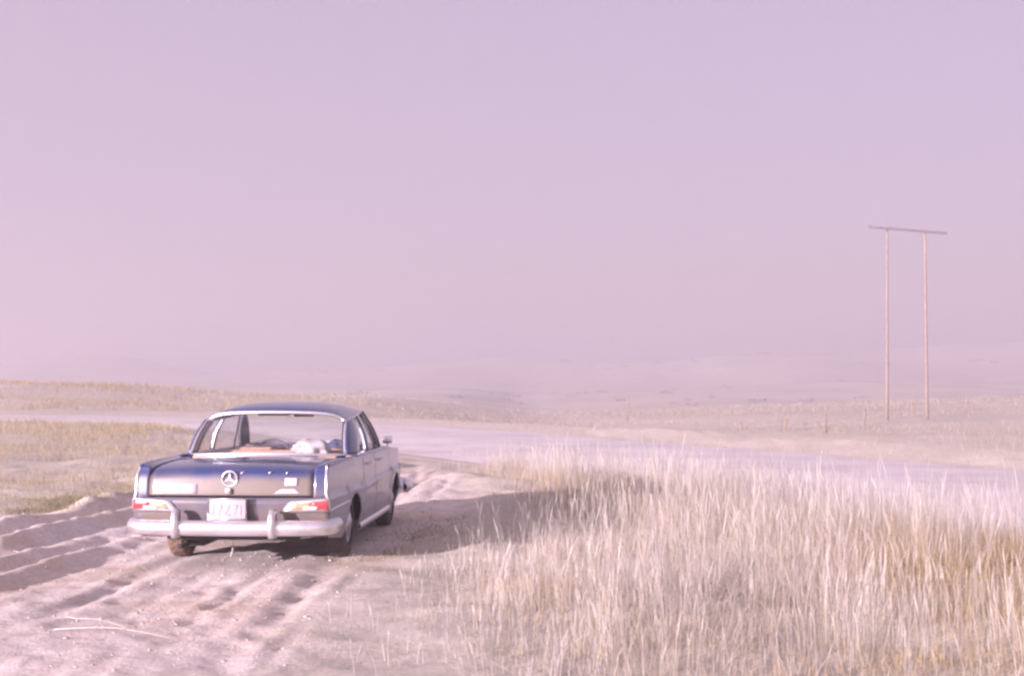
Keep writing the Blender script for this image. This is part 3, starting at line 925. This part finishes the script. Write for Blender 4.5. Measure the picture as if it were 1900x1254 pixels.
for sg in (-1, 1):
    wheel(sg * 0.748, 0.0, sg, sg < 0)
    wheel(sg * 0.742, 2.75, sg, False)

# things carried on the parcel shelf (they stand in the car, so they are things of their own)
def bundle(name, loc, size, m, seed, amp):
    bm = bmesh.new()
    bmesh.ops.create_icosphere(bm, subdivisions=4, radius=1.0)
    for v in bm.verts:
        n = v.co.normalized()
        f = float(vnoise(np.array([n.x * 2.2 + seed]), np.array([n.y * 2.2 + n.z * 1.7]), seed)[0]) + 0.6 * float(vnoise(np.array([n.x * 5 + n.z * 3]), np.array([n.y * 5 - n.z * 2]), seed + 3)[0])
        v.co = Vector((n.x * size[0], n.y * size[1], max(n.z, -0.5) * size[2])) * (1 + amp * f)
    me = bpy.data.meshes.new(name); bm.to_mesh(me); bm.free()
    me.polygons.foreach_set('use_smooth', [True] * len(me.polygons))
    me.materials.append(m)
    o = bpy.data.objects.new(name, me); COL.objects.link(o)
    w = Matrix.Translation((CAR_POS[0], CAR_POS[1], -0.012)) @ Matrix.Rotation(CAR_YAW, 4, 'Z') @ Vector(loc)
    o.location = w; o.rotation_euler = (0, 0, CAR_YAW)
    return o
tag(bundle('cloth_bundle', (0.42, 0.36, 0.985), (0.19, 0.13, 0.10), M['cloth_white'], 5, 0.55), 'crumpled white cloth bundle behind the car rear window', 'cloth')
tag(bundle('folded_jacket', (0.50, 1.46, 0.985), (0.14, 0.12, 0.055), M['cloth_dark'], 9, 0.5), 'dark blue jacket slung over the car front seat', 'jacket')

# ------------------------------------------------------------------ utility poles, fence, posts
def px_to_world(px, py, d):
    """a point d metres out, from its place in the photograph"""
    return Vector(((px - 950.0) / 2590.0 * d, d, EYE - (py - 697.0) / 2590.0 * d))

PD = 84.0
pb = [px_to_world(1645, 766, PD), px_to_world(1719, 771, PD - 1.5)]
pt = [px_to_world(1648, 422, PD), px_to_world(1718, 429, PD - 1.5)]
hf = empty('utility_pole_frame', tuple((pb[0] + pb[1]) / 2))
tag(hf, 'H-shaped wooden utility pole frame with a long crossarm', 'utility pole')
def rel(p, o): return Vector(p) - Vector(o.location)
for b, t in zip(pb, pt):
    n = 12; pts = [b + (t - b) * (k / (n - 1)) for k in range(n)]
    pts[0] = pts[0] - Vector((0, 0, 1.2))
    tube('pole', [rel(p, hf) for p in pts], 0.10, M['wood'], hf, 12, taper=[1.05 - 0.45 * k / (n - 1) for k in range(n)])
a0, a1 = px_to_world(1613, 421, PD + 0.3), px_to_world(1757, 433, PD - 2.2)
ca = (a0 + a1) / 2; dv = (a1 - a0)
box('crossarm', tuple(rel(ca, hf) + Vector((0, -0.14, 0))), (dv.length, 0.11, 0.15), M['arm_wood'], hf, 0.01,
    rot=Matrix.Rotation(math.atan2(dv.y, dv.x), 4, 'Z') @ Matrix.Rotation(-math.atan2(dv.z, math.hypot(dv.x, dv.y)), 4, 'Y'))
for t in pt:
    tube('through_bolt', [rel(t, hf) + Vector((0, -0.24, -0.08)), rel(t, hf) + Vector((0, 0.14, -0.08))], 0.02, M['wire'], hf, 6)

fpts = [(1900, 735, 762, 102), (1792, 737, 764, 95), (1693, 746, 773, 88), (1602, 757, 783, 81), (1532, 768, 799, 73), (1455, 776, 806, 70), (1375, 782, 812, 68)]
fence = empty('wire_fence', tuple(px_to_world(1602, 783, 81)))
tag(fence, 'faint post and wire fence on the slope across the road', 'fence')
tops = []
for k, (x, yt, yb, d) in enumerate(fpts):
    b, t = px_to_world(x, yb, d), px_to_world(x + (2 if k % 2 else -1), yt, d)
    gz = ground_z(b.x, b.y)
    t.z = max(t.z, gz + 0.85); b.z = gz
    tube('post', [rel((b.x, b.y, min(gz, b.z) - 0.3), fence), rel((b + t) / 2, fence), rel(t, fence)], 0.065 if k != 1 else 0.08, M['post'], fence, 8, taper=[1, 0.95, 0.85])
    tops.append((b, t))
for lv in (0.35, 0.62, 0.88):
    for (b0, t0), (b1, t1) in zip(tops[:-1], tops[1:]):
        p, q = b0 + (t0 - b0) * lv, b1 + (t1 - b1) * lv
        tube('wire', [rel(p, fence), rel((p + q) / 2 - Vector((0, 0, 0.04)), fence), rel(q, fence)], 0.006, M['wire'], fence, 4)
b, t = px_to_world(1164, 790, 100), px_to_world(1164, 737, 100)
mp = empty('marker_post', (b.x, b.y, ground_z(b.x, b.y)))
tag(mp, 'lone thin tall post standing in the pale field beyond the road', 'post')
tube('post', [(0, 0, -0.3), (0, 0, (t.z - mp.location.z) * 0.5), (0.02, 0, t.z - mp.location.z)], 0.05, M['post'], mp, 8)
tube('cap', [(0.02, 0, t.z - mp.location.z - 0.02), (0.02, 0, t.z - mp.location.z + 0.03)], 0.06, M['wire'], mp, 8)

# ------------------------------------------------------------------ grass
def blades(name, x, y, h, w, lean, col_a, col_b, label, cat, segs=4, droop=0.35, heads=0.0, lean_dir=None, base_dark=0.0, vary=0.16, patch=0.0, warm=None):
    n = len(x)
    z0 = land(x, y) - 0.02
    ph = rng.uniform(0, 2 * np.pi, n) if lean_dir is None else rng.normal(lean_dir, 1.1, n)
    fa = rng.uniform(0, np.pi, n)
    ln = np.abs(rng.normal(0, 1, n)) * lean
    dr = rng.uniform(0, 1, n) * droop
    V = np.zeros((n, segs + 1, 2, 3)); C = np.zeros((n, segs + 1, 2, 4)); C[..., 3] = 1
    tint = rng.normal(0.5, 0.28, n) + patch * fbm(x * 0.9, y * 0.9, 3, 97)
    if warm is not None: tint = tint + warm(x, y)
    tint = np.clip(tint, 0, 1)[:, None]
    bright = 1 + rng.normal(0, vary, n)[:, None]
    c = (np.array(col_a)[None] * (1 - tint) + np.array(col_b)[None] * tint) * bright
    hd_ = rng.uniform(0, 1, n) < heads
    for s in range(segs + 1):
        t = s / segs
        r = h * (ln * t + dr * t ** 3)
        zz = h * t * np.sqrt(np.maximum(0.15, 1 - (ln * 0.6 + dr * t * t * 0.8) ** 2))
        px, py = x + np.cos(ph) * r, y + np.sin(ph) * r
        hw = w * 0.5 * (1 - 0.82 * t)
        hw = np.where(hd_ & (t > 0.72), w * (0.95 if t < 0.98 else 0.2), hw)
        dx, dy = np.cos(fa) * hw, np.sin(fa) * hw
        V[:, s, 0] = np.stack([px - dx, py - dy, z0 + zz], -1)
        V[:, s, 1] = np.stack([px + dx, py + dy, z0 + zz], -1)
        C[:, s, :, :3] = np.clip(c, 0.02, 0.95)[:, None, :]
    base = (np.arange(n) * (segs + 1) * 2)[:, None]
    q = np.array([[2 * s, 2 * s + 1, 2 * s + 3, 2 * s + 2] for s in range(segs)])
    F = (base[:, None, :] + q[None]).reshape(-1, 4)
    o = big_mesh(name, V.reshape(-1, 3), F, M['grass'])
    ca_ = o.data.color_attributes.new('blade_colour', 'FLOAT_COLOR', 'POINT')
    ca_.data.foreach_set('color', C.astype(np.float32).ravel())
    tag(o, label, cat, kind='stuff')
    return o

STRAW_A, STRAW_B = (0.70, 0.61, 0.52), (0.60, 0.45, 0.27)
def clumped(n, x0, x1, y0, y1, keep, seed, scale=1.0, power=1.5):
    xs_, ys_ = [], []; tot = 0
    while tot < n:
        x = rng.uniform(x0, x1, n); y = rng.uniform(y0, y1, n)
        d = np.clip(fbm(x * scale, y * scale, 3, seed) * 0.9 + 0.55, 0, 1) ** power
        k = rng.uniform(0, 1, n) < d * keep(x, y)
        xs_.append(x[k]); ys_.append(y[k]); tot += int(k.sum())
        if len(xs_) > 60: break
    return np.concatenate(xs_)[:n], np.concatenate(ys_)[:n]

def in_verge(x, y):
    rd = road_dist(x, y)
    inside = (x > verge_x(y)) & (rd > ROAD_HALF + 0.25)
    # near side of the road only
    side = (x - C0[0]) * Nn[0] + (y - C0[1]) * Nn[1] < 0
    dens = 0.07 + 0.93 * sstep(0.3, 1.9, x - verge_x(y))
    return inside * side * dens

def verge_height(x, y):
    e = x - verge_x(y)
    far = sstep(8.0, 12.5, y)
    return 0.06 + (0.09 + 0.13 * far) * sstep(0.2, 1.9 - 0.7 * far, e) + 0.10 * sstep(0.8, 3.2, e)

def near_road(x, y):        # shorter growth along the gravel edge of the nearer road
    f = sstep(ROAD_HALF + 0.3, ROAD_HALF + 2.4, road_dist(x, y))
    return np.maximum(0.35 + 0.65 * f, sstep(17, 20, y))
def tan_side(x, y):         # a tanner kind of grass toward the road on the right
    return 1.0 * sstep(0.8, 3.4, x - 0.05 * y) * sstep(16, 11, y) - 0.15
def lumpy(x, y): return np.clip(0.95 + 1.1 * fbm(x * 0.8, y * 0.8, 3, 101), 0.35, 1.6)
x, y = clumped(76000, -1.6, 9.5, 7.0, 27.0, in_verge, 81, 1.0, 1.2)
h = verge_height(x, y) * rng.uniform(0.25, 0.6, len(x)) * lumpy(x, y) * near_road(x, y)
blades('dry_grass_thatch', x, y, h, 0.0055, 0.6, (0.51, 0.46, 0.40), (0.47, 0.355, 0.155), 'matted tan dry grass under the tall stems beside the road', 'grass', 3, 0.7, patch=0.9, warm=tan_side, vary=0.2)
x, y = clumped(24000, -1.6, 9.5, 7.0, 27.0, in_verge, 82, 1.6, 2.2)
h = verge_height(x, y) * rng.uniform(0.6, 1.25, len(x)) * lumpy(x, y) * near_road(x, y)
blades('mid_dry_grass', x, y, h, 0.0042, 0.25, (0.52, 0.485, 0.455), (0.46, 0.375, 0.22), 'half height cream grass blades among the taller stems', 'grass', 5, 0.55, patch=0.7, warm=tan_side, vary=0.2)
x, y = clumped(13000, -1.4, 9.5, 7.0, 27.0, in_verge, 86, 2.2, 2.0)
h = (0.05 + verge_height(x, y)) * np.clip(rng.normal(1.35, 0.32, len(x)), 0.7, 2.3) * near_road(x, y)
blades('tall_dry_grass', x, y, h, 0.0034, 0.12, (0.57, 0.545, 0.53), (0.51, 0.46, 0.37), 'tall pale dry grass stems in the right foreground', 'grass', 6, 0.16, heads=0.55, patch=0.3)
x, y = clumped(1500, -1.0, 9.5, 7.0, 25.0, in_verge, 87, 1.2, 1.5)
h = (0.08 + verge_height(x, y)) * rng.uniform(0.9, 1.6, len(x)) * near_road(x, y)
blades('bent_dry_grass', x, y, h, 0.0050, 0.75, (0.58, 0.55, 0.53), (0.51, 0.44, 0.34), 'broken and bent pale stalks crossing the upright grass', 'grass', 4, 0.5)

def left_field(x, y):
    rd = road_dist(x, y)
    return (x < left_edge(y) + 0.3) * (rd > ROAD_HALF + 0.5)
x, y = clumped(42000, -30, -3.5, 15.5, 56.0, left_field, 83, 0.35, 2.4)
dd = np.hypot(x, y)
blades('field_grass', x, y, rng.uniform(0.06, 0.24, len(x)) * (0.7 + 0.012 * dd), 0.0045 * (dd / 12), 0.4, (0.43, 0.39, 0.30), (0.39, 0.32, 0.17), 'short dry grass covering the field left of the car', 'grass', 3, 0.5)
def far_field(x, y):
    rd = road_dist(x, y)
    side = (x - C0[0]) * Nn[0] + (y - C0[1]) * Nn[1] > 0
    return (rd > ROAD_HALF + 0.4) * (side | (y > 66)) * np.clip(45.0 / np.hypot(x, y), 0.08, 1) ** 1.2
x, y = clumped(42000, -45, 75, 20, 190, far_field, 84, 0.12, 2.6)
dd = np.hypot(x, y)
blades('far_field_grass', x, y, rng.uniform(0.10, 0.34, len(x)) * (0.8 + 0.004 * dd), 0.005 * (dd / 14), 0.4, (0.44, 0.41, 0.36), (0.40, 0.34, 0.22), 'pale dry grass on the slopes across the road', 'grass', 3, 0.5)
def bank(x, y): return np.clip(np.exp(-((x + 34) / 14.0) ** 2) + 0.15, 0, 1) * (road_dist(x, y) > ROAD_HALF + 2)
x, y = clumped(16000, -62, -14, 68, 104, bank, 88, 0.3, 2.0)
blades('bank_grass', x, y, rng.uniform(0.10, 0.36, len(x)), 0.030, 0.4, (0.44, 0.38, 0.26), (0.36, 0.27, 0.12), 'tan yellow grass clumps on the low bank at far left', 'grass', 3, 0.5, patch=0.8)
# green weeds in the shade by the car and along the track edge
def weeds(x, y):
    e = (x - (verge_x(y) - 0.10))
    a = np.exp(-((e) / 0.28) ** 2) * (y > 12.6) * (y < 16.5)
    l = x - left_edge(y)
    b_ = np.exp(-((l - 0.1) / 0.7) ** 2) * (y > 16.0) * (y < 20.5)
    return np.maximum(a, b_)
x, y = clumped(6000, -8.5, 0.0, 12.4, 20.8, weeds, 85, 1.4, 1.2)
blades('low_green_weeds', x, y, rng.uniform(0.03, 0.10, len(x)), 0.011, 0.7, (0.22, 0.22, 0.11), (0.40, 0.34, 0.17), 'low yellow green weeds fringing the dirt turn-out', 'weeds', 2, 0.8)

# a few single stalks and straws the photograph shows on their own
def stalk(p0, p1, r, label, sag=0.0, name='dry_stalk', n=7):
    p0, p1 = Vector(p0), Vector(p1)
    o = empty(name, tuple(p0))
    pts = []
    for k in range(n):
        t = k / (n - 1); p = (p1 - p0) * t
        if name == 'straw':
            w_ = p0 + p; p.z = ground_z(w_.x, w_.y) + 0.012 + 0.02 * math.sin(math.pi * t) - p0.z
            p += Vector((0, 1, 0)) * (0.05 * math.sin(2.3 * t))
        else: p += Vector((0.02, 0.0, 0)) * math.sin(math.pi * t)
        pts.append(p)
    tube('stem', pts, r, M['straw'], o, 6, taper=[1 - 0.6 * k / (n - 1) for k in range(n)])
    tube('node', [pts[2] * 0.97, pts[2] * 1.03], r * 1.5, M['straw'], o, 6)
    tag(o, label, 'stalk')
    return o
def gp(px, py):   # ground point under a photograph position
    d = 2590.0 * EYE / (py - 697.0)
    x = (px - 950.0) / 2590.0 * d
    return Vector((x, d, ground_z(x, d)))
b = gp(785, 1008); stalk(b, px_to_world(731, 952, b.y - 0.15), 0.009, 'thick dry stalk leaning toward the car front wheel')
b = gp(800, 1000); stalk(b, px_to_world(757, 985, b.y - 0.1), 0.008, 'shorter dry stalk lying low beside the leaning one')
b = gp(430, 1032); stalk(b, px_to_world(431, 992, b.y - 0.02), 0.006, 'thin upright stalk standing behind the car bumper')
b = gp(128, 1148); stalk(b + Vector((0, 0, 0.03)), gp(238, 1168) + Vector((0, 0, 0.03)), 0.003, 'upper of two pale straws lying on the dirt', name='straw')
b = gp(104, 1172); stalk(b + Vector((0, 0, 0.03)), gp(330, 1186) + Vector((0, 0, 0.03)), 0.003, 'lower of two pale straws lying on the dirt', name='straw')

# straw litter strewn on the dirt
n = 700
x = rng.uniform(-8, -0.8, n); y = rng.uniform(7.2, 17, n)
k = (x < verge_x(y) + 0.2) & (x > left_edge(y)) & (rng.uniform(0, 1, n) < 0.25 + 0.75 * sstep(-3.0, -0.9, x)); x, y = x[k], y[k]
ln_ = rng.uniform(0.05, 0.22, len(x)); an = rng.uniform(0, 2 * np.pi, len(x)); cv = rng.normal(0, 0.35, len(x))
V = np.zeros((len(x), 5, 2, 3))
for i_, t in enumerate(np.linspace(-0.5, 0.5, 5)):
    a2_ = an + cv * t * 2
    px_, py_ = x + np.cos(a2_) * t * ln_, y + np.sin(a2_) * t * ln_
    pz_ = land(px_, py_) + 0.006 + 0.012 * rng.uniform(0, 1, len(x))
    for j_, sgn_ in enumerate((-1, 1)):
        V[:, i_, j_] = np.stack([px_ - np.sin(a2_) * 0.0022 * sgn_, py_ + np.cos(a2_) * 0.0022 * sgn_, pz_], -1)
q = np.array([[2 * k_, 2 * k_ + 1, 2 * k_ + 3, 2 * k_ + 2] for k_ in range(4)])
F = ((np.arange(len(x)) * 10)[:, None, None] + q[None]).reshape(-1, 4)
tag(big_mesh('straw_litter', V.reshape(-1, 3), F, M['straw']), 'short bits of straw strewn over the dirt', 'straw', kind='stuff')

# pebbles and clods on the turn-out
n = 4200
x = rng.uniform(-8, -0.9, n); y = rng.uniform(7.2, 19, n)
k = (x < verge_x(y)) & (x > left_edge(y)); x, y = x[k], y[k]
cx_, cy_ = car_local(x, y)
z = land(x, y)
s = np.clip(rng.lognormal(-5.2, 0.55, len(x)), 0.002, 0.020)
oct_v = np.array([[1, 0, 0], [-1, 0, 0], [0, 1, 0], [0, -1, 0], [0, 0, 1], [0, 0, -1]], float)
oct_f = np.array([[0, 2, 4], [2, 1, 4], [1, 3, 4], [3, 0, 4], [2, 0, 5], [1, 2, 5], [3, 1, 5], [0, 3, 5]])
V = oct_v[None] * s[:, None, None] * rng.uniform(0.6, 1.3, (len(x), 6, 1)) * np.array([1.2, 1.1, 0.7]) + np.stack([x, y, z + s * 0.2], -1)[:, None, :]
F = (np.arange(len(x)) * 6)[:, None, None] + oct_f[None]
tag(big_mesh('dirt_clods', V.reshape(-1, 3), F.reshape(-1, 3), M['gravel'], smooth=True), 'small stones and clods scattered over the rutted dirt', 'clods', kind='stuff')

# scrub dotted over the far slopes
def scrub(n):
    Vs = []
    for k in range(n):
        d = random.uniform(240, 800); a = random.uniform(-0.42, 0.42)
        x0, y0 = math.sin(a) * d, math.cos(a) * d
        if float(fbm(np.array([x0 * 0.012]), np.array([y0 * 0.012]), 3, 91)[0]) < 0.12: continue
        z0 = ground_z(x0, y0); sz = random.uniform(0.6, 1.7) * (0.35 + d / 1100)
        for q in range(40):
            th = random.uniform(0, 6.283); rr = random.random() ** 0.5
            c = np.array([x0 + math.cos(th) * rr * sz * 1.8, y0 + math.sin(th) * rr * sz, z0 + random.uniform(0, 0.9) * sz * (1 - 0.7 * rr)])
            tri = rng.normal(0, 0.28 * sz, (3, 3)); Vs.append(c + tri)
    V = np.concatenate(Vs); F = np.arange(len(V)).reshape(-1, 3)
    o = big_mesh('hillside_scrub', V, F, M['scrub'])
    tag(o, 'dark scrub scattered over the hazy far hillsides', 'scrub', kind='stuff')
M['scrub'] = plain('scrub_leaf', (0.20, 0.17, 0.16), 0.9, 0, 0.3, 0.2)
scrub(700)

# ------------------------------------------------------------------ haze
hm = bpy.data.materials.new('haze_air'); hm.use_nodes = True
hn, hl_ = hm.node_tree.nodes, hm.node_tree.links
hn.remove(hn['Principled BSDF'])
pv = hn.new('ShaderNodeVolumePrincipled')
pv.inputs['Color'].default_value = (0.80, 0.77, 0.83, 1)
pv.inputs['Density'].default_value = 0.0033
pv.inputs['Anisotropy'].default_value = 0.55
hl_.new(pv.outputs['Volume'], hn['Material Output'].inputs['Volume'])
zmin, zmax = float(GZ.min()) - 1.0, float(GZ.max()) + 4.0
hz = box('haze', (0, 4550, (zmin + zmax) / 2), (18400, 10300, zmax - zmin), hm)
tag(hz, 'pale lilac haze over the whole valley', 'haze', kind='stuff')
